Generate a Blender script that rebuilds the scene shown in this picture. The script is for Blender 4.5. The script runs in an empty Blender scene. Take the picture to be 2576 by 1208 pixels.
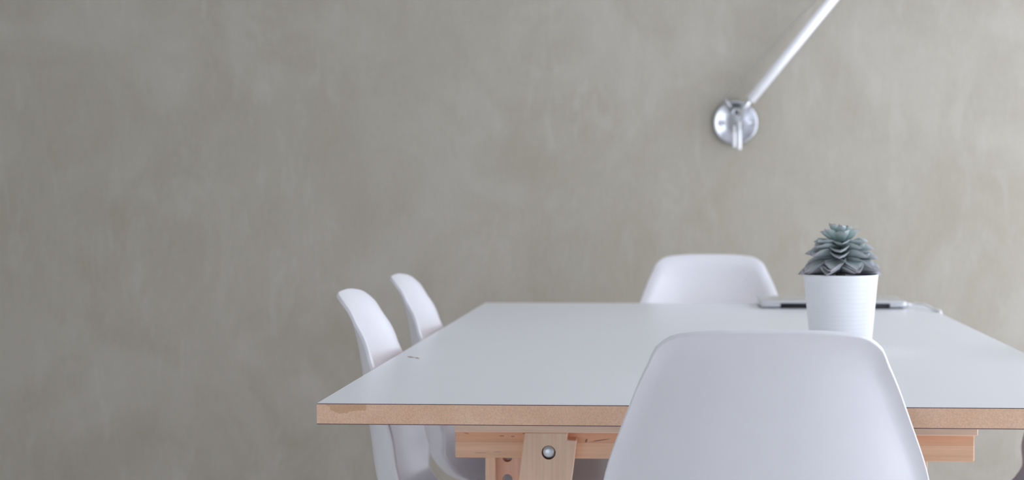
import bpy, bmesh, math, random
from mathutils import Vector, Matrix
random.seed(11)
R = math.radians
sc = bpy.context.scene
COL = sc.collection

# ------------------------------------------------------------------ camera
F_PX, EYE = 4500.0, 1.006
YAW = math.atan(F_PX / 80900.0)
CX, CY = 1700.0 - F_PX * math.tan(YAW), 475.0
cd = bpy.data.cameras.new('camera'); cam = bpy.data.objects.new('camera', cd); COL.objects.link(cam)
cam.location = (0, 0, EYE); cam.rotation_euler = (R(90), 0, YAW)
cd.sensor_width = 36; cd.lens = F_PX / 2576 * 36
cd.shift_x = (1288 - CX) / 2576; cd.shift_y = (CY - 604) / 2576
cd.clip_start = 0.05
cd.dof.use_dof = True; cd.dof.focus_distance = 2.45; cd.dof.aperture_fstop = 5.6
sc.camera = cam

def at(px, py, Y):
    """the place at depth Y of the room that the photograph shows at px, py"""
    a = (px - CX) / F_PX; c, s = math.cos(YAW), math.sin(YAW)
    d = Y / (c + a * s)
    return Vector((d * (a * c - s), Y, EYE - (py - CY) * d / F_PX))

# ------------------------------------------------------------------ light
w = bpy.data.worlds.new('overcast_sky'); sc.world = w; w.use_nodes = True
bg = w.node_tree.nodes['Background']
bg.inputs[0].default_value = (0.85, 0.91, 1.04, 1); bg.inputs[1].default_value = 4.4
ROOM = dict(x0=-3.3, x1=1.7, y0=-1.7, y1=5.42, z1=2.75)
WINDOWS = [(1.2, 3.2, 0.04, 2.5), (3.35, 5.35, 0.04, 2.5)]   # y0, y1, z0, z1 in the right wall
FILL_WINDOW_BEHIND = (-3.0, -0.1, 0.04, 0.95)                          # x0, x1, z0, z1 of an unseen window added behind the camera for fill light
def portal(loc, rot, sx, sy):
    l = bpy.data.lights.new('window_portal', 'AREA'); l.shape = 'RECTANGLE'; l.size = sx; l.size_y = sy
    l.cycles.is_portal = True
    o = bpy.data.objects.new('window_portal', l); o.location = loc; o.rotation_euler = rot; COL.objects.link(o)
for (a, b, c, d) in WINDOWS:
    portal((ROOM['x1'] + 0.13, (a + b) / 2, (c + d) / 2), (R(90), 0, R(90)), b - a, d - c)
a, b, c, d = FILL_WINDOW_BEHIND
portal(((a + b) / 2, ROOM['y0'] - 0.13, (c + d) / 2), (R(90), 0, 0), b - a, d - c)  # portal for the added fill opening
vs = sc.view_settings
vs.view_transform = 'Standard'; vs.look = 'None'; vs.gamma = 1; vs.exposure = 0.0; vs.use_curve_mapping = False
cy = sc.cycles
cy.use_denoising = True; cy.max_bounces = 10; cy.diffuse_bounces = 6; cy.sample_clamp_indirect = 6
cy.caustics_reflective = False; cy.caustics_refractive = False

# ------------------------------------------------------------------ helpers
def obj(name, me, mat=None, parent=None, smooth=False):
    if isinstance(me, bmesh.types.BMesh):
        bm = me; me = bpy.data.meshes.new(name)
        bmesh.ops.recalc_face_normals(bm, faces=bm.faces); bm.to_mesh(me); bm.free()
    o = bpy.data.objects.new(name, me); COL.objects.link(o)
    if mat and not me.materials: me.materials.append(mat)
    if smooth:
        for p in me.polygons: p.use_smooth = True
    if parent: o.parent = parent
    return o
def thing(name, label, cat, loc=(0, 0, 0), rz=0, group=None):
    o = bpy.data.objects.new(name, None); COL.objects.link(o)
    o.empty_display_size = 0.05
    o.location = loc; o.rotation_euler = (0, 0, rz); o['label'] = label; o['category'] = cat
    if group: o['group'] = group
    return o
def copy_tree(o, parent=None):
    c = o.copy(); COL.objects.link(c)
    if parent: c.parent = parent
    for ch in list(o.children): copy_tree(ch, c)
    return c
def add_box(bm, x0, x1, y0, y1, z0, z1):
    vs_ = [bm.verts.new((x, y, z)) for x in (x0, x1) for y in (y0, y1) for z in (z0, z1)]
    for f in ((0, 1, 3, 2), (4, 6, 7, 5), (0, 4, 5, 1), (2, 3, 7, 6), (0, 2, 6, 4), (1, 5, 7, 3)):
        bm.faces.new([vs_[i] for i in f])
def box(x0, x1, y0, y1, z0, z1, bev=0.0, seg=2):
    bm = bmesh.new(); add_box(bm, x0, x1, y0, y1, z0, z1)
    if bev:
        bmesh.ops.recalc_face_normals(bm, faces=bm.faces)
        bmesh.ops.bevel(bm, geom=bm.edges[:], offset=bev, segments=seg, affect='EDGES', profile=0.5)
    return bm
def prism(pts, y0, y1, bev=0.0):
    """front-view outline (x, z) extruded along y"""
    bm = bmesh.new()
    a = [bm.verts.new((x, y0, z)) for x, z in pts]; b = [bm.verts.new((x, y1, z)) for x, z in pts]
    n = len(pts)
    bm.faces.new(a); bm.faces.new(b[::-1])
    for i in range(n): bm.faces.new((a[i], b[i], b[(i + 1) % n], a[(i + 1) % n]))
    bmesh.ops.recalc_face_normals(bm, faces=bm.faces)
    if bev: bmesh.ops.bevel(bm, geom=bm.edges[:], offset=bev, segments=1, affect='EDGES', profile=0.5)
    return bm
def add_tube(bm, pts, rad, seg=16, cap=True):
    pts = [Vector(p) for p in pts]; n = len(pts)
    rads = rad if isinstance(rad, (list, tuple)) else [rad] * n
    rings = []; up = None
    for i in range(n):
        t = (pts[min(i + 1, n - 1)] - pts[max(i - 1, 0)]).normalized()
        if up is None:
            up = t.orthogonal().normalized()
        else:
            up = (up - t * up.dot(t)).normalized()
        s = t.cross(up)
        rings.append([bm.verts.new(pts[i] + (up * math.cos(2 * math.pi * k / seg) + s * math.sin(2 * math.pi * k / seg)) * rads[i]) for k in range(seg)])
    for i in range(n - 1):
        for k in range(seg):
            bm.faces.new((rings[i][k], rings[i][(k + 1) % seg], rings[i + 1][(k + 1) % seg], rings[i + 1][k]))
    if cap:
        bm.faces.new(rings[0][::-1]); bm.faces.new(rings[-1])
def tube(pts, rad, seg=16):
    bm = bmesh.new(); add_tube(bm, pts, rad, seg); return bm
def lathe(prof, seg=64, mtx=None, closed_ends=True):
    """prof: (radius, height) along local z"""
    bm = bmesh.new(); rings = []
    for r, z in prof:
        if r < 1e-6: rings.append([bm.verts.new((0, 0, z))])
        else: rings.append([bm.verts.new((r * math.cos(2 * math.pi * k / seg), r * math.sin(2 * math.pi * k / seg), z)) for k in range(seg)])
    for a, b in zip(rings, rings[1:]):
        for k in range(seg):
            k2 = (k + 1) % seg
            if len(a) == 1 and len(b) == 1: continue
            if len(a) == 1: bm.faces.new((a[0], b[k], b[k2]))
            elif len(b) == 1: bm.faces.new((a[k], a[k2], b[0]))
            else: bm.faces.new((a[k], a[k2], b[k2], b[k]))
    if mtx is not None: bmesh.ops.transform(bm, matrix=mtx, verts=bm.verts)
    return bm
def smooth_by_angle(o, deg=35):
    me = o.data
    for p in me.polygons: p.use_smooth = True
    bm = bmesh.new(); bm.from_mesh(me)
    for e in bm.edges:
        if len(e.link_faces) == 2 and e.calc_face_angle(0) > R(deg): e.smooth = False
    bm.to_mesh(me); bm.free()
def carve(o, cutters):
    """cut real holes, then drop the cutters"""
    bpy.context.view_layer.update()
    for c in cutters:
        c.matrix_world = o.matrix_world.copy()
        m = o.modifiers.new('cut', 'BOOLEAN'); m.operation = 'DIFFERENCE'; m.object = c; m.solver = 'EXACT'
    bpy.context.view_layer.update(); dg = bpy.context.evaluated_depsgraph_get()
    me = bpy.data.meshes.new_from_object(o.evaluated_get(dg))
    o.modifiers.clear(); o.data = me
    for c in cutters: bpy.data.objects.remove(c, do_unlink=True)
def catmull(P, n=12):
    P = [Vector(p) for p in P]; out = []
    for i in range(len(P) - 1):
        p0, p1, p2, p3 = P[max(i - 1, 0)], P[i], P[i + 1], P[min(i + 2, len(P) - 1)]
        if i == 0: p0 = 2 * p1 - p2
        if i == len(P) - 2: p3 = 2 * p2 - p1
        for k in range(n):
            t = k / n
            out.append(0.5 * ((2 * p1) + (p2 - p0) * t + (2 * p0 - 5 * p1 + 4 * p2 - p3) * t * t + (3 * p1 - p0 - 3 * p2 + p3) * t ** 3))
    out.append(P[-1]); return out
def lerp_table(tab, x):
    if x <= tab[0][0]: return tab[0][1]
    for (a, u), (b, v) in zip(tab, tab[1:]):
        if x <= b:
            t = (x - a) / (b - a); t = t * t * (3 - 2 * t) * 0.5 + t * 0.5
            return u + (v - u) * t
    return tab[-1][1]

# ------------------------------------------------------------------ materials
class NT:
    def __init__(s, name):
        s.m = bpy.data.materials.new(name); s.m.use_nodes = True
        s.t = s.m.node_tree; s.b = s.t.nodes['Principled BSDF']
    def n(s, typ, **kw):
        x = s.t.nodes.new(typ)
        for k, v in kw.items():
            if k.startswith('_'): setattr(x, k[1:], v)
            else: x.inputs[k.replace('__', ' ')].default_value = v
        return x
    def l(s, a, b): s.t.links.new(a, b)
    def ramp(s, fac, stops):
        r = s.t.nodes.new('ShaderNodeValToRGB'); s.l(fac, r.inputs[0])
        e = r.color_ramp.elements
        while len(e) > 1: e.remove(e[-1])
        for i, (p, c) in enumerate(stops):
            x = e[0] if i == 0 else e.new(p)
            x.position = p; x.color = (*c, 1) if len(c) == 3 else c
        return r.outputs[0]
    def mix(s, fac, a, b, mode='MIX'):
        x = s.t.nodes.new('ShaderNodeMix'); x.data_type = 'RGBA'; x.blend_type = mode
        for sock, v in ((x.inputs[0], fac), (x.inputs[6], a), (x.inputs[7], b)):
            if hasattr(v, 'links'): s.l(v, sock)
            elif isinstance(v, (int, float)): sock.default_value = v
            else: sock.default_value = (*v, 1)
        return x.outputs[2]
    def math(s, op, a, b=None, c=None):
        x = s.t.nodes.new('ShaderNodeMath'); x.operation = op
        for i, v in enumerate((a, b, c)):
            if v is None: continue
            if hasattr(v, 'links'): s.l(v, x.inputs[i])
            else: x.inputs[i].default_value = v
        return x.outputs[0]
    def coords(s, kind='Object', scale=(1, 1, 1), rot=(0, 0, 0), loc=(0, 0, 0)):
        tc = s.t.nodes.new('ShaderNodeTexCoord'); mp = s.t.nodes.new('ShaderNodeMapping')
        mp.inputs['Scale'].default_value = scale; mp.inputs['Rotation'].default_value = rot; mp.inputs['Location'].default_value = loc
        s.l(tc.outputs[kind], mp.inputs[0]); return mp.outputs[0]
    def noise(s, vec, scale, detail=4, rough=0.5, dist=0.0):
        x = s.n('ShaderNodeTexNoise', Scale=scale, Detail=detail, Roughness=rough, Distortion=dist)
        s.l(vec, x.inputs['Vector']); return x.outputs[0]
    def bump(s, h, strength=0.1, dist=0.01):
        x = s.n('ShaderNodeBump', Strength=strength, Distance=dist); s.l(h, x.inputs['Height']); s.l(x.outputs[0], s.b.inputs['Normal'])
def plain(name, col, rough=0.5, metal=0.0, spec=0.5, vary=0.03, scale=40):
    k = NT(name); v = k.coords()
    f = k.noise(v, scale, 3)
    k.l(k.ramp(f, [(0.3, [c * (1 - vary) for c in col]), (0.7, [min(1, c * (1 + vary)) for c in col])]), k.b.inputs['Base Color'])
    k.b.inputs['Roughness'].default_value = rough; k.b.inputs['Metallic'].default_value = metal
    k.b.inputs['Specular IOR Level'].default_value = spec
    return k.m

def make_wall_mat():
    k = NT('grey_beige_plaster')
    v = k.coords()
    big = k.noise(v, 0.9, 3, 0.5, 0.6)
    mid = k.noise(k.coords(scale=(1, 1, 0.8), rot=(0, R(35), 0)), 3.2, 5, 0.55, 1.6)
    stroke = k.noise(k.coords(scale=(3.2, 1, 0.9), rot=(0, R(-38), 0)), 4.5, 4, 0.6, 1.0)
    fine = k.noise(k.coords(scale=(3.0, 1, 0.5)), 45, 4, 0.65, 0.3)
    A, B = (0.372, 0.338, 0.276), (0.428, 0.396, 0.342)
    c = k.ramp(mid, [(0.32, A), (0.66, B)])
    pale = k.ramp(stroke, [(0.56, (0, 0, 0)), (0.76, (1, 1, 1))])
    c = k.mix(k.math('MULTIPLY', pale, 0.7), c, (0.480, 0.450, 0.402))
    c = k.mix(k.math('MULTIPLY', k.ramp(big, [(0.46, (0, 0, 0)), (0.70, (1, 1, 1))]), 0.5), c, (0.352, 0.324, 0.250))
    fr = k.ramp(fine, [(0.3, (0.955, 0.955, 0.955)), (0.7, (1.03, 1.03, 1.03))])
    c = k.mix(1.0, c, fr, 'MULTIPLY')
    k.l(c, k.b.inputs['Base Color']); k.b.inputs['Roughness'].default_value = 0.75
    k.b.inputs['Specular IOR Level'].default_value = 0.25
    k.bump(k.math('ADD', mid, k.math('MULTIPLY', fine, 0.3)), 0.05, 0.01)
    return k.m
def make_wood(name, axis, light, dark, seed=0.0, marks=None, band=None):
    """axis: the object axis the grain runs along"""
    k = NT(name)
    s = [26, 26, 26]; s['xyz'.index(axis)] = 1.3
    v = k.coords(scale=s, loc=(seed, seed * 1.7, seed * 0.6))
    g = k.noise(v, 1.6, 6, 0.6, 0.5)
    s2 = [170, 170, 170]; s2['xyz'.index(axis)] = 5
    h = k.noise(k.coords(scale=s2), 1.0, 3, 0.6)
    c = k.ramp(g, [(0.3, dark), (0.55, light), (0.75, [min(1, x * 1.06) for x in light])])
    c = k.mix(1.0, c, k.ramp(h, [(0.35, (0.93, 0.92, 0.91)), (0.65, (1.03, 1.03, 1.03))]), 'MULTIPLY')
    if band or marks:
        tc = k.t.nodes.new('ShaderNodeTexCoord'); sp = k.t.nodes.new('ShaderNodeSeparateXYZ'); k.l(tc.outputs['Object'], sp.inputs[0])
    if band:   # a redder lamella above a glue line
        z0, col, sofx = band
        f = k.math('GREATER_THAN', sp.outputs[2], z0)
        c = k.mix(k.math('MULTIPLY', f, sofx), c, col, 'MULTIPLY')
        line = k.math('LESS_THAN', k.math('ABSOLUTE', k.math('SUBTRACT', sp.outputs[2], z0)), 0.0004)
        c = k.mix(k.math('MULTIPLY', line, 0.25), c, (0.16, 0.08, 0.05))
    if marks:
        wob = k.noise(k.coords(scale=(60, 60, 120)), 1.5, 3)
        for (x, z, rx, rz, ang) in marks:
            x -= 0.057
            dx, dz = k.math('SUBTRACT', sp.outputs[0], x), k.math('SUBTRACT', sp.outputs[2], z)
            ca, sa = math.cos(ang), math.sin(ang)
            u = k.math('DIVIDE', k.math('ADD', k.math('MULTIPLY', dx, ca), k.math('MULTIPLY', dz, sa)), rx)
            t = k.math('DIVIDE', k.math('SUBTRACT', k.math('MULTIPLY', dz, ca), k.math('MULTIPLY', dx, sa)), rz)
            q = k.math('ADD', k.math('MULTIPLY', u, u), k.math('MULTIPLY', t, t))
            q = k.math('ADD', q, k.math('MULTIPLY', k.math('SUBTRACT', wob, 0.5), 1.2))
            f = k.ramp(q, [(0.35, (1, 1, 1)), (1.0, (0, 0, 0))])
            c = k.mix(k.math('MULTIPLY', f, 0.75), c, (0.13, 0.07, 0.055))
    k.l(c, k.b.inputs['Base Color']); k.b.inputs['Roughness'].default_value = 0.5
    k.b.inputs['Specular IOR Level'].default_value = 0.35
    k.bump(h, 0.06, 0.002)
    return k.m
def make_mdf():
    k = NT('raw_mdf_edge'); v = k.coords()
    speck = k.noise(v, 420, 3, 0.7); blot = k.noise(v, 24, 4, 0.55, 0.4)
    c = k.ramp(blot, [(0.3, (0.67, 0.43, 0.29)), (0.7, (0.71, 0.49, 0.345))])
    c = k.mix(1.0, c, k.ramp(speck, [(0.3, (0.86, 0.85, 0.84)), (0.7, (1.09, 1.09, 1.1))]), 'MULTIPLY')
    # a soaked-in stain by the left end, and edges darkened by the saw
    tc = k.t.nodes.new('ShaderNodeTexCoord'); sp = k.t.nodes.new('ShaderNodeSeparateXYZ'); k.l(tc.outputs['Object'], sp.inputs[0])
    wob = k.noise(v, 55, 3)
    u = k.math('DIVIDE', k.math('SUBTRACT', sp.outputs[0], -0.437 - 0.06425), 0.030)
    t = k.math('DIVIDE', k.math('SUBTRACT', sp.outputs[2], 0.0275), 0.0125)
    q = k.math('ADD', k.math('ADD', k.math('MULTIPLY', u, u), k.math('MULTIPLY', t, t)), k.math('MULTIPLY', k.math('SUBTRACT', wob, 0.5), 2.2))
    c = k.mix(k.math('MULTIPLY', k.ramp(q, [(0.8, (1, 1, 1)), (0.95, (0, 0, 0))]), 0.55), c, (0.45, 0.26, 0.14))
    k.l(c, k.b.inputs['Base Color']); k.b.inputs['Roughness'].default_value = 0.8
    k.b.inputs['Specular IOR Level'].default_value = 0.2
    k.bump(speck, 0.15, 0.001)
    return k.m
def make_leaf_mat():
    k = NT('powdery_succulent_leaf')
    tc = k.t.nodes.new('ShaderNodeTexCoord'); sp = k.t.nodes.new('ShaderNodeSeparateXYZ'); k.l(tc.outputs['Object'], sp.inputs[0])
    oi = k.t.nodes.new('ShaderNodeObjectInfo')
    ed = k.math('MULTIPLY', k.math('ABSOLUTE', sp.outputs[0]), 1.5)
    tip = k.math('MAXIMUM', k.ramp(sp.outputs[1], [(0.72, (0, 0, 0)), (1.0, (1, 1, 1))]), k.ramp(ed, [(0.55, (0, 0, 0)), (0.75, (0.6, 0.6, 0.6))]))
    c = k.mix(k.math('MULTIPLY', tip, 0.38), oi.outputs['Color'], (0.50, 0.37, 0.40))
    wax = k.noise(k.coords(scale=(1, 1, 1)), 6, 4, 0.6)
    c = k.mix(k.ramp(wax, [(0.4, (0, 0, 0)), (0.8, (0.35, 0.35, 0.35))]), c, (0.48, 0.53, 0.54))
    k.l(c, k.b.inputs['Base Color']); k.b.inputs['Roughness'].default_value = 0.6
    k.b.inputs['Specular IOR Level'].default_value = 0.3
    return k.m
def make_glass():
    k = NT('window_glass')
    tr = k.t.nodes.new('ShaderNodeBsdfTransparent'); gl = k.t.nodes.new('ShaderNodeBsdfGlossy'); gl.inputs['Roughness'].default_value = 0.02
    mx = k.t.nodes.new('ShaderNodeMixShader'); mx.inputs[0].default_value = 0.06
    k.l(tr.outputs[0], mx.inputs[1]); k.l(gl.outputs[0], mx.inputs[2])
    k.l(mx.outputs[0], k.t.nodes['Material Output'].inputs[0]); return k.m
def make_floor():
    k = NT('pale_oak_floor')
    g = k.noise(k.coords(scale=(2, 22, 1)), 3, 5, 0.6, 0.4)
    k.l(k.ramp(g, [(0.3, (0.76, 0.74, 0.72)), (0.7, (0.82, 0.81, 0.79))]), k.b.inputs['Base Color']); k.b.inputs['Roughness'].default_value = 0.45
    return k.m
def make_laminate():
    k = NT('white_laminate')
    f = k.noise(k.coords(), 5, 3)
    k.l(k.ramp(f, [(0.3, (0.705, 0.715, 0.735)), (0.7, (0.715, 0.725, 0.745))]), k.b.inputs['Base Color'])
    k.b.inputs['Roughness'].default_value = 0.29
    k.b.inputs['Specular IOR Level'].default_value = 0.5
    return k.m
M = dict(
    wall=make_wall_mat(), white_wall=plain('white_paint', (0.80, 0.80, 0.79), 0.8, spec=0.2), floor=make_floor(),
    plastic=plain('white_moulded_plastic', (0.705, 0.695, 0.72), 0.34, vary=0.008), laminate=make_laminate(),
    kraft=plain('dark_laminate_edge', (0.12, 0.065, 0.075), 0.6), mdf=make_mdf(),
    beam_wood=make_wood('alder_beam', 'x', (0.87, 0.575, 0.385), (0.80, 0.485, 0.31), 0.3,
        marks=[(-0.268, 0.6245, 0.0046, 0.0008, 0), (-0.2510, 0.6240, 0.0036, 0.0007, 0), (-0.2315, 0.6290, 0.0055, 0.0009, 0.1),
               (-0.323, 0.6285, 0.0045, 0.0006, -0.2), (-0.1375, 0.6185, 0.0022, 0.0036, -0.35), (-0.1165, 0.6190, 0.018, 0.0010, 0.16),
               (-0.300, 0.5985, 0.012, 0.0004, 0.03), (-0.275, 0.600, 0.007, 0.0003, 0)],
        band=(0.6155, (0.93, 0.83, 0.79), 0.9)),
    rail_wood=make_wood('alder_rail', 'x', (0.90, 0.655, 0.485), (0.84, 0.58, 0.415), 2.1),
    leg_wood=make_wood('alder_leg', 'z', (0.89, 0.635, 0.46), (0.83, 0.565, 0.39), 4.4),
    post_wood=make_wood('alder_post', 'z', (0.83, 0.55, 0.41), (0.77, 0.48, 0.345), 6.2),
    zinc=plain('zinc_bolt', (0.70, 0.74, 0.75), 0.3, 0.35), dark=plain('dark_gap', (0.018, 0.018, 0.022), 0.5),
    alu=plain('brushed_aluminium', (0.74, 0.74, 0.76), 0.34, 0.9), polish=plain('polished_aluminium', (0.56, 0.57, 0.60), 0.24, 1.0),
    arm=plain('satin_aluminium_tube', (0.90, 0.90, 0.92), 0.42, 0.15), steel=plain('thin_steel_cable', (0.42, 0.43, 0.43), 0.35, 1.0),
    pot=plain('white_glazed_pot', (0.79, 0.80, 0.81), 0.32, vary=0.01), soil=plain('potting_soil', (0.06, 0.045, 0.035), 0.9, vary=0.3, scale=200),
    leaf=make_leaf_mat(), stem=plain('plant_stem', (0.20, 0.20, 0.15), 0.8), laptop=plain('silver_laptop', (0.70, 0.71, 0.73), 0.32, 0.85),
    cable=plain('white_cable', (0.82, 0.82, 0.83), 0.4), splinter=plain('brown_splinter', (0.36, 0.21, 0.12), 0.8, vary=0.3, scale=300),
    glass=make_glass(), chair_leg=plain('pale_wood_dowel', (0.55, 0.40, 0.27), 0.5), wire=plain('black_wire', (0.02, 0.02, 0.02), 0.4, 0.8),
)

# ------------------------------------------------------------------ the room
X0, X1, Y0, Y1, Z1 = ROOM['x0'], ROOM['x1'], ROOM['y0'], ROOM['y1'], ROOM['z1']
T = 0.12
def struct(name, bm, mat):
    o = obj(name, bm, mat); o['kind'] = 'structure'; return o
struct('floor', box(X0 - T, X1 + T, Y0 - T, Y1 + T, -0.1, 0), M['floor'])
struct('ceiling', box(X0 - T, X1 + T, Y0 - T, Y1 + T, Z1, Z1 + 0.1), M['white_wall'])
struct('wall_back', box(X0 - T, X1 + T, Y1, Y1 + T, 0, Z1), M['wall'])
struct('wall_left', box(X0 - T, X0, Y0, Y1, 0, Z1), M['white_wall'])
bm = bmesh.new()
ys = [Y0] + [v for q in WINDOWS for v in q[:2]] + [Y1]
for i in range(0, len(ys), 2): add_box(bm, X1, X1 + T, ys[i], ys[i + 1], 0, Z1)
for (a, b, c, d) in WINDOWS:
    add_box(bm, X1, X1 + T, a, b, 0, c); add_box(bm, X1, X1 + T, a, b, d, Z1)
struct('wall_right', bm, M['white_wall'])
bm = bmesh.new(); a, b, c, d = FILL_WINDOW_BEHIND
add_box(bm, X0, a, Y0 - T, Y0, 0, Z1); add_box(bm, b, X1, Y0 - T, Y0, 0, Z1)
add_box(bm, a, b, Y0 - T, Y0, 0, c); add_box(bm, a, b, Y0 - T, Y0, d, Z1)
struct('wall_front', bm, M['white_wall'])
def window(n, axis, a, b, c, d):
    def bx(bm, u0, u1, z0, z1, p0, p1):
        if axis == 'x': add_box(bm, X1 + p0, X1 + p1, u0, u1, z0, z1)
        else: add_box(bm, u0, u1, Y0 - p1, Y0 - p0, z0, z1)
    root = bpy.data.objects.new('window_%d' % n, None); COL.objects.link(root); root['kind'] = 'structure'
    bm = bmesh.new(); w_ = 0.05; m = (a + b) / 2
    for q in ((a, b, c, c + w_), (a, b, d - w_, d), (a, a + w_, c + w_, d - w_), (b - w_, b, c + w_, d - w_), (m - w_ / 2, m + w_ / 2, c + w_, d - w_)):
        bx(bm, *q, 0.03, 0.09)
    obj('window_frame', bm, M['white_wall'], root)
    for u0, u1 in ((a + w_, m - w_ / 2), (m + w_ / 2, b - w_)):
        bm = bmesh.new(); bx(bm, u0, u1, c + w_, d - w_, 0.057, 0.063); obj('pane', bm, M['glass'], root)
for n, q in enumerate(WINDOWS): window(n + 1, 'x', *q)
window(3, 'y', *FILL_WINDOW_BEHIND)  # frame and panes of the added, unseen fill window

# ------------------------------------------------------------------ table top
TX0, TX1, TY0, TY1, TZ = -0.4775, 0.606, 2.3603, 4.476, 0.72
TH = 0.028
t = thing('table', 'long white laminate table top with raw brown fibreboard edges, lying on wooden trestles', 'table', ((TX0 + TX1) / 2, (TY0 + TY1) / 2, TZ - TH))
lam = 0.0011
def child_at(name, bm, mat, parent):
    """mesh given in room coordinates, parented with its coordinates kept"""
    bmesh.ops.translate(bm, vec=-Vector(parent.location), verts=bm.verts)
    return obj(name, bm, mat, parent)
core = child_at('core_board', box(TX0, TX1, TY0, TY1, TZ - TH + lam, TZ - lam), M['mdf'], t)
core['label'] = 'raw brown fibreboard edge, stained at its left end'
o = child_at('top_laminate', box(TX0, TX1, TY0, TY1, TZ - lam, TZ), M['kraft'], t)
o.data.materials.append(M['laminate'])
for p in o.data.polygons:
    if p.normal.z > 0.9: p.material_index = 1
o['label'] = 'white laminate surface'
o = child_at('bottom_laminate', box(TX0, TX1, TY0, TY1, TZ - TH, TZ - TH + lam), M['kraft'], t)

# ------------------------------------------------------------------ trestles
TRX, TRY = 0.057, 2.79
def disc_cut(x, z, r, y0, y1):
    x -= TRX; y0 -= TRY; y1 -= TRY
    return obj('cutter', lathe([(0, y0), (r, y0), (r, y1), (0, y1)], 40, Matrix.Translation((x, 0, z)) @ Matrix.Rotation(R(-90), 4, 'X')), None)
def make_trestle():
    """built in room coordinates for the near trestle, then moved as a whole"""
    root = thing('table_trestle', 'near wooden trestle with big round bolt, under the front edge of the white table', 'trestle',
                 (TRX, TRY, 0), 0, 'wooden trestles under the table')
    P = lambda n, bm, m, par=root: child_at(n, bm, m, root)
    P('top_rail', box(-0.338, 0.454, 2.72, 2.865, 0.634, TZ - TH, 0.0012, 1), M['rail_wood'])
    P('beam', box(-0.3405, 0.4535, 2.748, 2.786, 0.5905, 0.634, 0.0022, 2), M['beam_wood'])
    for s in (1, -1):
        cxm = 0.0
        mx = lambda x: x if s == 1 else 0.0905 - x           # mirrored about the middle of the pair
        sl = 0.1270                                          # lean: sideways run per metre of height
        zt, zb = 0.634, 0.0
        xl, xr = -0.2301, -0.1497
        n_ = 0.0150; nz = 0.0105
        bot = (zt - zb) * sl * 0.6
        pts = [(xl, zt), (xr - n_, zt), (xr - n_ - 0.001, zt - nz), (xr - 0.0012, zt - nz - 0.001), (xr - bot, zb), (xl - bot, zb)]
        # the photograph shows only the top of the leg: the lean is steep there and the leg straightens out below
        z1 = 0.52; k1 = (zt - z1) * sl
        pts = [(xl, zt), (xr - n_, zt), (xr - n_ - 0.001, zt - nz), (xr - 0.0012, zt - nz - 0.001), (xr - k1, z1), (xr - k1 - 0.045, zb), (xl - k1 - 0.045, zb), (xl - k1, z1)]
        leg = P('leg', prism([(mx(x), z) for x, z in pts], 2.720, 2.748, 0.0012), M['leg_wood'])
        c1 = disc_cut(mx(-0.1936), 0.6037, 0.0108, 2.70, 2.7385); carve(leg, [c1])
        bx_, bz_ = mx(-0.1936), 0.6045
        prof = [(0, -0.0102), (0.004, -0.0100), (0.0070, -0.0092), (0.0088, -0.0075), (0.0097, -0.0045), (0.0097, 0.008), (0, 0.008)]
        b_ = lathe(prof, 32, Matrix.Translation((bx_ - TRX, 2.7305 - TRY, bz_)) @ Matrix.Rotation(R(-90), 4, 'X'))
        bo = obj('bolt', b_, M['zinc'], leg, True); bo['label'] = 'round zinc bolt head sunk in the leg'
        xa, xb = sorted((mx(-0.2975), mx(-0.2815)))
        P('outer_post', box(xa, xb, 2.787, 2.836, 0.0, 0.634, 0.001, 1), M['leg_wood'])
        xa, xb = sorted((mx(-0.2815), mx(-0.1950)))
        sp = P('sliding_post', box(xa, xb, 2.803, 2.828, 0.06, 0.634), M['post_wood'])
        cuts = [disc_cut(mx(-0.2645), 0.5840 - 0.035 * i, 0.0080, 2.79, 2.85) for i in range(10)]
        carve(sp, cuts)
        xa, xb = sorted((mx(-0.1950), mx(-0.1790)))
        P('outer_post', box(xa, xb, 2.787, 2.836, 0.0, 0.634, 0.001, 1), M['leg_wood'])
    P('stretcher', box(-0.1790, 0.0905 + 0.1790, 2.800, 2.830, 0.14, 0.20, 0.002, 1), M['rail_wood'])
    return root
tr = make_trestle()
tr2 = copy_tree(tr)
tr2.location.y = TRY + 1.33
tr2['label'] = 'far wooden trestle, a blurred strip of leg glimpsed below the near beam'

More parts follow.
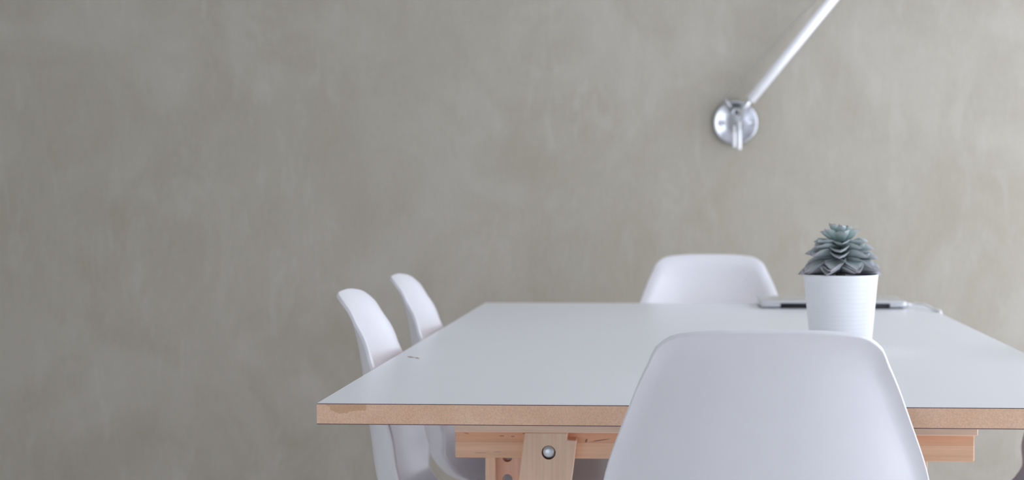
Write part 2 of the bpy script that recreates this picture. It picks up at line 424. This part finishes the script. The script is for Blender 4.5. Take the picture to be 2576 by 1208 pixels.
# ------------------------------------------------------------------ chairs
PROFILE = [(0.207, 0.392), (0.200, 0.412), (0.175, 0.428), (0.13, 0.432), (0.06, 0.424), (-0.02, 0.417), (-0.09, 0.419), (-0.145, 0.434),
           (-0.183, 0.468), (-0.202, 0.515), (-0.212, 0.58), (-0.221, 0.65), (-0.233, 0.73), (-0.246, 0.785), (-0.256, 0.820), (-0.2625, 0.8365)]
def make_shell():
    C = catmull([(y, z, 0) for y, z in PROFILE], 16)
    arc = [0.0]
    for a, b in zip(C, C[1:]): arc.append(arc[-1] + (b - a).length)
    T_ = arc[-1]
    def prof(t_):
        t_ = max(0, min(T_, t_))
        lo, hi = 0, len(arc) - 1
        while hi - lo > 1:
            m = (lo + hi) // 2
            if arc[m] <= t_: lo = m
            else: hi = m
        f = (t_ - arc[lo]) / max(1e-9, arc[hi] - arc[lo])
        p = C[lo].lerp(C[hi], f)
        i0, i1 = max(0, lo - 3), min(len(C) - 1, lo + 4)
        tg = (C[i1] - C[i0]).normalized()
        return p.x, p.y, tg.x, tg.y
    # arc position of a height on the backrest
    tz = lambda z: next(arc[i] for i in range(len(C) // 2, len(C)) if C[i].y >= z - 1e-6)
    tp = C[-1].y
    top = [(0.0, T_), (0.030, T_ - 0.0002), (0.067, tz(tp - 0.0025)), (0.100, tz(tp - 0.0078)), (0.121, tz(tp - 0.0148)), (0.1362, tz(tp - 0.0255)), (0.1445, tz(tp - 0.0380)),
           (0.1520, tz(tp - 0.056)), (0.1660, tz(tp - 0.090)), (0.1790, tz(tp - 0.1225)), (0.2015, tz(tp - 0.184)), (0.2125, tz(0.61)), (0.2205, tz(0.560)), (0.2235, tz(0.51)), (0.222, tz(0.465))]
    bot = [(0.219, 0.20), (0.2135, 0.13), (0.208, 0.08), (0.200, 0.048), (0.186, 0.022), (0.165, 0.007), (0.13, 0.001), (0.07, 0.0), (0.0, 0.0)]
    half = catmull([(a, b, 0) for a, b in top + bot], 8)
    out = [(p.x, p.y) for p in half] + [(-p.x, p.y) for p in half[-2:0:-1]]
    # resample evenly
    L = [0.0]; oc = out + [out[0]]
    for (a, b), (c, d) in zip(oc, oc[1:]): L.append(L[-1] + math.hypot(c - a, d - b))
    N = 176; ring = []; j = 0
    for k in range(N):
        s_ = L[-1] * k / N
        while L[j + 1] < s_: j += 1
        f = (s_ - L[j]) / max(1e-9, L[j + 1] - L[j])
        ring.append((oc[j][0] + (oc[j + 1][0] - oc[j][0]) * f, oc[j][1] + (oc[j + 1][1] - oc[j][1]) * f))
    tc = T_ * 0.5
    wide = [(0, 0.206), (0.13, 0.216), (0.22, 0.222), (tz(0.47), 0.224), (tz(0.55), 0.221), (tz(0.63), 0.2040), (tz(0.713), 0.177), (tz(0.77), 0.155), (T_, 0.137)]
    curl = [(0, 0.004), (0.10, 0.012), (0.22, 0.026), (0.29, 0.036), (tz(0.465), 0.056), (tz(0.52), 0.070), (tz(0.58), 0.066), (tz(0.64), 0.057), (tz(0.73), 0.043), (tz(0.79), 0.029), (T_, 0.016)]
    radii = [0, .08, .17, .26, .35, .44, .53, .61, .68, .74, .79, .835, .87, .90, .922, .940, .954, .966, .976, .985, .993, 1.0]
    LIP0 = 0.905
    bm = bmesh.new(); prev = None
    for r in radii:
        row = []
        for k in range(1 if r == 0 else N):
            ox, ot = ring[k]
            x, tt = ox * r, tc + (ot - tc) * r
            y, z, ty, tz_ = prof(tt); ny, nz = tz_, -ty
            rho = min(1.15, abs(x) / lerp_table(wide, tt))
            off = lerp_table(curl, tt) * rho ** 2.3
            if r > LIP0:                                   # the rim rolls outward
                q = (r - LIP0) / (1 - LIP0); off -= 0.0125 * q ** 1.6
            row.append(bm.verts.new((x, y + ny * off, z + nz * off)))
        if prev is not None:
            for k in range(N):
                k2 = (k + 1) % N
                if len(prev) == 1: bm.faces.new((prev[0], row[k], row[k2]))
                else: bm.faces.new((prev[k], row[k], row[k2], prev[k2]))
        prev = row
    me = bpy.data.meshes.new('shell'); bm.normal_update()
    f0 = max(bm.faces, key=lambda f: f.normal.z)
    up = sum(1 if f.normal.y + f.normal.z > 0 else -1 for f in bm.faces)
    if up < 0: bmesh.ops.reverse_faces(bm, faces=bm.faces)
    bm.to_mesh(me); bm.free()
    for p in me.polygons: p.use_smooth = True
    me.materials.append(M['plastic'])
    return me
def make_chair():
    root = thing('moulded_chair', 'white moulded plastic chair in the foreground, back turned, pushed in at the near table edge', 'chair', (0, 0, 0), 0, 'white moulded chairs around the table')
    sh = obj('shell', make_shell(), None, root)
    m = sh.modifiers.new('thickness', 'SOLIDIFY'); m.thickness = 0.0065; m.offset = -1; m.use_even_offset = False
    m2 = sh.modifiers.new('soft_rim', 'BEVEL'); m2.width = 0.0022; m2.segments = 2; m2.limit_method = 'ANGLE'; m2.angle_limit = R(50)
    for sx in (-1, 1):
        for sy in (-1, 1):
            obj('leg', tube([(sx * 0.105, 0.01 + sy * 0.095, 0.399), (sx * 0.19, 0.01 + sy * 0.185, 0.0)], [0.0145, 0.0105], 14), M['chair_leg'], root, True)
    bm = bmesh.new()
    for sx in (-1, 1):
        add_tube(bm, [(sx * 0.112, 0.01 - 0.103, 0.366), (-sx * 0.158, 0.01 + 0.151, 0.15)], 0.004, 8)
        add_tube(bm, [(sx * 0.105, -0.085, 0.396), (sx * 0.105, 0.105, 0.396)], 0.006, 8)
        add_tube(bm, [(-0.105, 0.01 + sx * 0.095, 0.396), (0.105, 0.01 + sx * 0.095, 0.396)], 0.006, 8)
    obj('brace', bm, M['wire'], root)
    return root
chair = make_chair()
chair.location = (0.1165, 2.498, 0)
for label, x, y, rz in (
    ('nearer of the two white moulded chairs along the left side of the table', -0.300, 3.066, -88.3),
    ('farther, smaller-looking of the two white moulded chairs along the left side of the table', -0.299, 3.623, -88.7),
    ('white moulded chair at the far table end, facing the camera beside the laptop', 0.09, 4.5135, 180),
    ('white moulded chair at the right of the table, only a sliver in the bottom corner', 0.492, 3.13, 90)):
    c = copy_tree(chair); c.location = (x, y, 0); c.rotation_euler = (0, 0, R(rz)); c['label'] = label

# ------------------------------------------------------------------ potted succulent
PX, PY = 0.2890, 3.16
PH = 0.136
pl = thing('potted_succulent', 'grey-green rosette succulent in a ribbed white pot standing on the table', 'plant', (PX, PY, TZ))
prof = [(0, 0.0), (0.050, 0.0), (0.0522, 0.002)]
nr = 17
for i in range(nr):
    z = 0.004 + (PH - 0.010) * i / nr; dz = (PH - 0.010) / nr
    rr = lambda z_: 0.0522 + (0.0650 - 0.0522) * (z_ / PH)
    prof += [(rr(z) - 0.00016, z), (rr(z + dz * 0.2) + 0.00008, z + dz * 0.22), (rr(z + dz * 0.8) + 0.00008, z + dz * 0.80)]
prof += [(0.0647, PH - 0.005), (0.0652, PH - 0.002), (0.0647, PH), (0.0622, PH), (0.0612, PH - 0.004), (0.0595, PH - 0.02), (0.0, PH - 0.02)]
o = obj('pot', lathe(prof, 96), M['pot'], pl, True); o['label'] = 'white pot with fine horizontal ribs'
o = obj('soil', lathe([(0, PH - 0.007), (0.030, PH - 0.006), (0.0598, PH - 0.009), (0.0598, PH - 0.0195), (0, PH - 0.0195)], 48), M['soil'], pl, True)
o = obj('stem', tube([(0, 0, PH - 0.012), (0, 0, PH + 0.03), (0, 0, PH + 0.055)], [0.009, 0.007, 0.004], 10), M['stem'], pl, True)
def leaf_mesh(curve, tip):
    """unit leaf along +y: length 1, half-width about .5, cupped, thick in the middle"""
    bm = bmesh.new()
    ws = [(0, .16), (.2, .27), (.45, .43), (.65, .5), (.82, .44), (.93, .26), (1.0, .03)]
    us = (-1, -.55, 0, .55, 1)
    topv, botv = [], []
    for (v, wd) in ws:
        zc = curve * v * v
        thick = .085 * (1 - v) ** .35 * (1 if v < .95 else .6)
        rowt, rowb = [], []
        for u in us:
            cup = .16 * u * u * wd * 2
            y = v + (tip if v == 1.0 else 0) * (1 - abs(u))
            e = (1 - u * u)
            rowt.append(bm.verts.new((u * wd, y, zc + cup + thick * .4 * e)))
            rowb.append(bm.verts.new((u * wd, y, zc + cup - thick * (.15 + .9 * e))))
        topv.append(rowt); botv.append(rowb)
    for i in range(len(ws) - 1):
        for j in range(4):
            bm.faces.new((topv[i][j], topv[i][j + 1], topv[i + 1][j + 1], topv[i + 1][j]))
            bm.faces.new((botv[i][j], botv[i + 1][j], botv[i + 1][j + 1], botv[i][j + 1]))
        for j in (0, 4):
            bm.faces.new((topv[i][j], topv[i + 1][j], botv[i + 1][j], botv[i][j]))
    for rt, rb in ((topv[0], botv[0]), (topv[-1], botv[-1])):
        for j in range(4): bm.faces.new((rt[j], rb[j], rb[j + 1], rt[j + 1]))
    me = bpy.data.meshes.new('leaf'); bmesh.ops.recalc_face_normals(bm, faces=bm.faces); bm.to_mesh(me); bm.free()
    for p in me.polygons: p.use_smooth = True
    me.materials.append(M['leaf']); return me
LEAVES = {-1: leaf_mesh(-.07, .06), 0: leaf_mesh(.0, .07), 1: leaf_mesh(.12, .08)}
low, high = Vector((0.40, 0.43, 0.445)), Vector((0.32, 0.44, 0.415))
rows = [(0.007, 9, .067, .036, 1, -1), (0.0165, 9, .067, .037, -8, -1), (0.0265, 9, .064, .036, -12, -1), (0.0350, 8, .060, .036, -5, 0),
        (0.0425, 8, .053, .034, 1, 0), (0.0495, 7, .046, .031, 9, 0), (0.0545, 6, .041, .025, 26, 1), (0.0580, 5, .034, .019, 48, 1), (0.060, 3, .027, .015, 72, 1)]
for i, (h, n, ln, wd, el, kind) in enumerate(rows):
    for k in range(n):
        az = 2 * math.pi * (k + 0.5 * (i % 2)) / n + 0.35 * i + random.uniform(-.13, .13)
        l_ = ln * random.uniform(.93, 1.05)
        o = bpy.data.objects.new('leaf', LEAVES[kind]); COL.objects.link(o); o.parent = pl
        o.scale = (wd * random.uniform(.92, 1.06), l_, l_)
        o.rotation_mode = 'ZYX'
        o.matrix_local = (Matrix.Translation((0.002 * math.sin(-az), 0.002 * math.cos(az), PH + h + random.uniform(-.0015, .0015)))
                          @ Matrix.Rotation(az, 4, 'Z') @ Matrix.Rotation(R(el + random.uniform(-5, 5)), 4, 'X')
                          @ Matrix.Rotation(R(random.uniform(-9, 9)), 4, 'Y') @ Matrix.Diagonal((wd * random.uniform(.92, 1.06), l_, l_, 1)))
        cc = low.lerp(high, i / 8) * random.uniform(.9, 1.08); o.color = (cc.x, cc.y, cc.z, 1)

# ------------------------------------------------------------------ laptop and cable
LX0, LX1, LY0, LY1 = 0.2011, 0.5484, 4.285, 4.492
lp = thing('laptop', 'closed silver laptop with dark hinge slot, behind the plant pot on the table', 'laptop', ((LX0 + LX1) / 2, (LY0 + LY1) / 2, TZ))
def rounded_slab(x0, x1, y0, y1, z0, z1, rc, rb, rtop):
    """slab with rounded plan corners; bottom rolls in by rb, top by rtop"""
    bm = bmesh.new(); lay = []
    levels = [(z0, rb), (z0 + (z1 - z0) * .18, rb * .45), (z0 + (z1 - z0) * .45, rb * .1), (z1 - (z1 - z0) * .25, 0), (z1 - (z1 - z0) * .08, rtop * .3), (z1, rtop)]
    for z, ins in levels:
        ring = []
        for cx_, cy_, a0 in ((x1 - rc, y1 - rc, 0), (x0 + rc, y1 - rc, 90), (x0 + rc, y0 + rc, 180), (x1 - rc, y0 + rc, 270)):
            for q in range(6):
                a = R(a0 + 90 * q / 5); rr_ = max(.0005, rc - ins)
                ring.append(bm.verts.new((cx_ + rr_ * math.cos(a), cy_ + rr_ * math.sin(a), z)))
        lay.append(ring)
    n = len(lay[0])
    for a, b in zip(lay, lay[1:]):
        for k in range(n): bm.faces.new((a[k], a[(k + 1) % n], b[(k + 1) % n], b[k]))
    bm.faces.new(lay[0][::-1]); bm.faces.new(lay[-1]); return bm
hw, hd = (LX1 - LX0) / 2, (LY1 - LY0) / 2
base = obj('base', rounded_slab(-hw, hw, -hd, hd, 0.0012, 0.0125, 0.010, 0.007, 0.0005), M['laptop'], lp)
slot = obj('cutter', box(-hw + 0.048, hw - 0.040, -hd - 0.02, -hd + 0.012, -0.001, 0.030))
carve(base, [slot]); smooth_by_angle(base)
o = obj('lid', rounded_slab(-hw, hw, -hd, hd, 0.0130, 0.0185, 0.010, 0.0008, 0.003), M['laptop'], lp); smooth_by_angle(o)
o = obj('hinge', tube([(-hw + 0.0485, -hd + 0.008, 0.0065), (hw - 0.0405, -hd + 0.008, 0.0065)], 0.0058, 16), M['dark'], lp, True); o['label'] = 'dark hinge between base and lid'
for sx in (-1, 1):
    for sy in (-1, 1):
        obj('rubber_foot', lathe([(0, 0), (0.006, 0), (0.006, 0.0016), (0, 0.0016)], 16, Matrix.Translation((sx * (hw - .03), sy * (hd - .025), 0))), M['dark'], lp)
cb = thing('charging_cable', 'white charging cable running from the laptop over the right table edge', 'cable', (LX1, 4.33, TZ))
cab = [(0.008, 0, 0.0065), (0.020, 0, 0.0072), (0.030, -0.006, 0.0095), (0.041, -0.030, 0.0100), (0.049, -0.070, 0.0070), (0.0545, -0.110, 0.0036), (0.0585, -0.140, 0.0034),
       (0.0625, -0.158, -0.001), (0.0625, -0.163, -0.030), (0.052, -0.166, -0.12), (0.020, -0.170, -0.27), (-0.01, -0.170, -0.40), (-0.02, -0.175, -0.60), (0.0, -0.14, -0.705), (0.02, 0.0, -0.7150), (0.03, 0.30, -0.7150), (0.03, 0.95, -0.7150)]
obj('cord', tube(catmull(cab, 6), 0.0032, 10), M['cable'], cb, True)
o = obj('plug', box(0.0005, 0.014, -0.006, 0.012, 0.0025, 0.0115, 0.0015, 2), M['cable'], cb, True)

# ------------------------------------------------------------------ splinter on the table
a, b = Vector((-0.4546, 3.0148, TZ)), Vector((-0.4303, 2.9877, TZ))
sp_ = thing('wood_splinter', 'tiny brown wood splinter lying on the white table near its left edge', 'splinter', (a + b) / 2)
d_ = (b - a) / 2; d_.z = 0
m_ = Vector((0.002, 0.001, 0))
obj('long_sliver', tube([-d_ + Vector((0, 0, .0010)), -d_ * .45 + Vector((0, 0, .0012)), d_ * .12 + m_ * .2 + Vector((0, 0, .0010))], [.0004, .0008, .0003], 6), M['splinter'], sp_)
obj('short_sliver', tube([d_ * .15 + m_ * .4 + Vector((0, 0, .0009)), d_ * .6 + Vector((0, 0, .0011)), d_ + Vector((0, 0, .0008))], [.0003, .0007, .0003], 6), M['splinter'], sp_)

# ------------------------------------------------------------------ wall lamp
WY = Y1
c0 = at(1850, 309, WY)
lm = thing('wall_lamp', 'aluminium swing-arm wall lamp on a round polished plate, arm rising to the right', 'lamp', c0)
def lp_(px, py, out): return at(px, py, WY - out) - c0
RX = Matrix.Rotation(R(90), 4, 'X')      # local z -> room -y (out of the wall)
rad = 0.0675
plate = obj('wall_plate', lathe([(0, 0), (rad, 0), (rad, 0.0105), (rad - 0.002, 0.0140), (rad - 0.005, 0.0150), (rad - 0.009, 0.0135), (rad - 0.018, 0.0085), (0.020, 0.0045), (0, 0.0045)], 72, RX), M['polish'], lm, True)
for px in (1816, 1890):
    q = lp_(px, 309, 0.0125)
    b_ = lathe([(0.0065, -0.002), (0.0085, 0.0022), (0.0068, 0.0026), (0.0052, 0.0010), (0, 0.0008)], 24, Matrix.Translation((q.x, 0, q.z)) @ RX @ Matrix.Translation((0, 0, 0.0125)))
    obj('screw', b_, M['polish'], plate, True)
# fin: an upright plate standing out from the wall disc, carrying the pivot
bm = bmesh.new()
q0, q1 = lp_(1862, 275, 0), lp_(1850, 345, 0)
fin = [(0.0, 0.040), (0.014, 0.040), (0.046, 0.038), (0.060, 0.030), (0.062, 0.018), (0.050, -0.006), (0.032, -0.036), (0.014, -0.050), (0.0, -0.050)]
A = [bm.verts.new((0.0105, -y, z)) for y, z in fin]; B = [bm.verts.new((0.0165, -y, z)) for y, z in fin]
bm.faces.new(A); bm.faces.new(B[::-1])
for i in range(len(fin)): bm.faces.new((A[i], B[i], B[(i + 1) % len(fin)], A[(i + 1) % len(fin)]))
bmesh.ops.recalc_face_normals(bm, faces=bm.faces); bmesh.ops.bevel(bm, geom=bm.edges[:], offset=0.0015, segments=2, affect='EDGES')
obj('bracket', bm, M['polish'], lm)
pv = lp_(1851, 282, 0.055)
obj('pivot_boss', lathe([(0, -0.016), (0.011, -0.016), (0.0125, -0.013), (0.0125, 0.006), (0.0115, 0.008), (0.0060, 0.008), (0.0058, 0.002), (0, 0.002)], 32, Matrix.Translation(pv) @ RX), M['polish'], lm, True)
o = obj('pivot_screw', lathe([(0, 0.0022), (0.0055, 0.0022), (0.0052, 0.0062), (0, 0.0066)], 20, Matrix.Translation(pv) @ RX), M['dark'], lm, True); o['label'] = 'dark pivot screw'
j0, j1 = lp_(1857, 291, 0.058), lp_(1887, 252, 0.064)
obj('arm_link', tube([j0, j1 + (j1 - j0) * 0.3], 0.0078, 18), M['alu'], lm, True)
e0 = lp_(1887, 252, 0.064); e1 = lp_(2093, 0, 0.13); dv = (e1 - e0)
e2 = e0 + dv * 1.45
obj('lower_arm', tube([e0, e0 + dv * 0.004, e2], [0.0135, 0.0152, 0.0152], 24), M['arm'], lm, True)
# lever and tension cable
l0, l1 = lp_(1820, 247, 0.050), lp_(1842, 276, 0.050)
obj('lever', tube([l0, l0.lerp(l1, .15), l1], [0.0040, 0.0058, 0.0064], 12), M['steel'], lm, True)
s0, s1 = lp_(1829, 240, 0.050), lp_(2048, 3, 0.115)
ce = e0 + dv * 1.42
obj('tension_cable', tube([l0 + (s0 - l0) * .6, s0, s1, s0 + (s1 - s0) * 1.5], 0.0016, 8), M['steel'], lm, True)
# two spring barrels hanging from the bracket
for (xa, ya, xb, yb, r_) in ((1847.5, 316, 1847.5, 371, 0.0052), (1860, 305, 1860, 377, 0.0062)):
    p0, p1 = lp_(xa, ya, 0.062), lp_(xb, yb, 0.062)
    obj('hanging_rod', tube([p0, p0.lerp(p1, .3), p0.lerp(p1, .31), p0.lerp(p1, .96), p1], [r_ * .72, r_ * .72, r_, r_, r_ * .7], 16), M['arm'], lm, True)
# beyond the frame: elbow, second arm and shade
obj('elbow', lathe([(0, -0.018), (0.018, -0.018), (0.022, -0.012), (0.022, 0.012), (0.018, 0.018), (0, 0.018)], 24, Matrix.Translation(e2) @ RX), M['alu'], lm, True)
e3 = e2 + Vector((0.42, -0.14, 0.10))
obj('upper_arm', tube([e2, e3], 0.0125, 20), M['arm'], lm, True)
sh = lathe([(0.012, 0.05), (0.022, 0.045), (0.03, 0.02), (0.095, -0.09), (0.0935, -0.0905), (0.028, 0.018), (0.012, 0.04)], 40, Matrix.Translation(e3 + Vector((0.02, -0.01, -0.01))) @ Matrix.Rotation(R(-12), 4, 'Y'))
obj('shade', sh, M['alu'], lm, True)
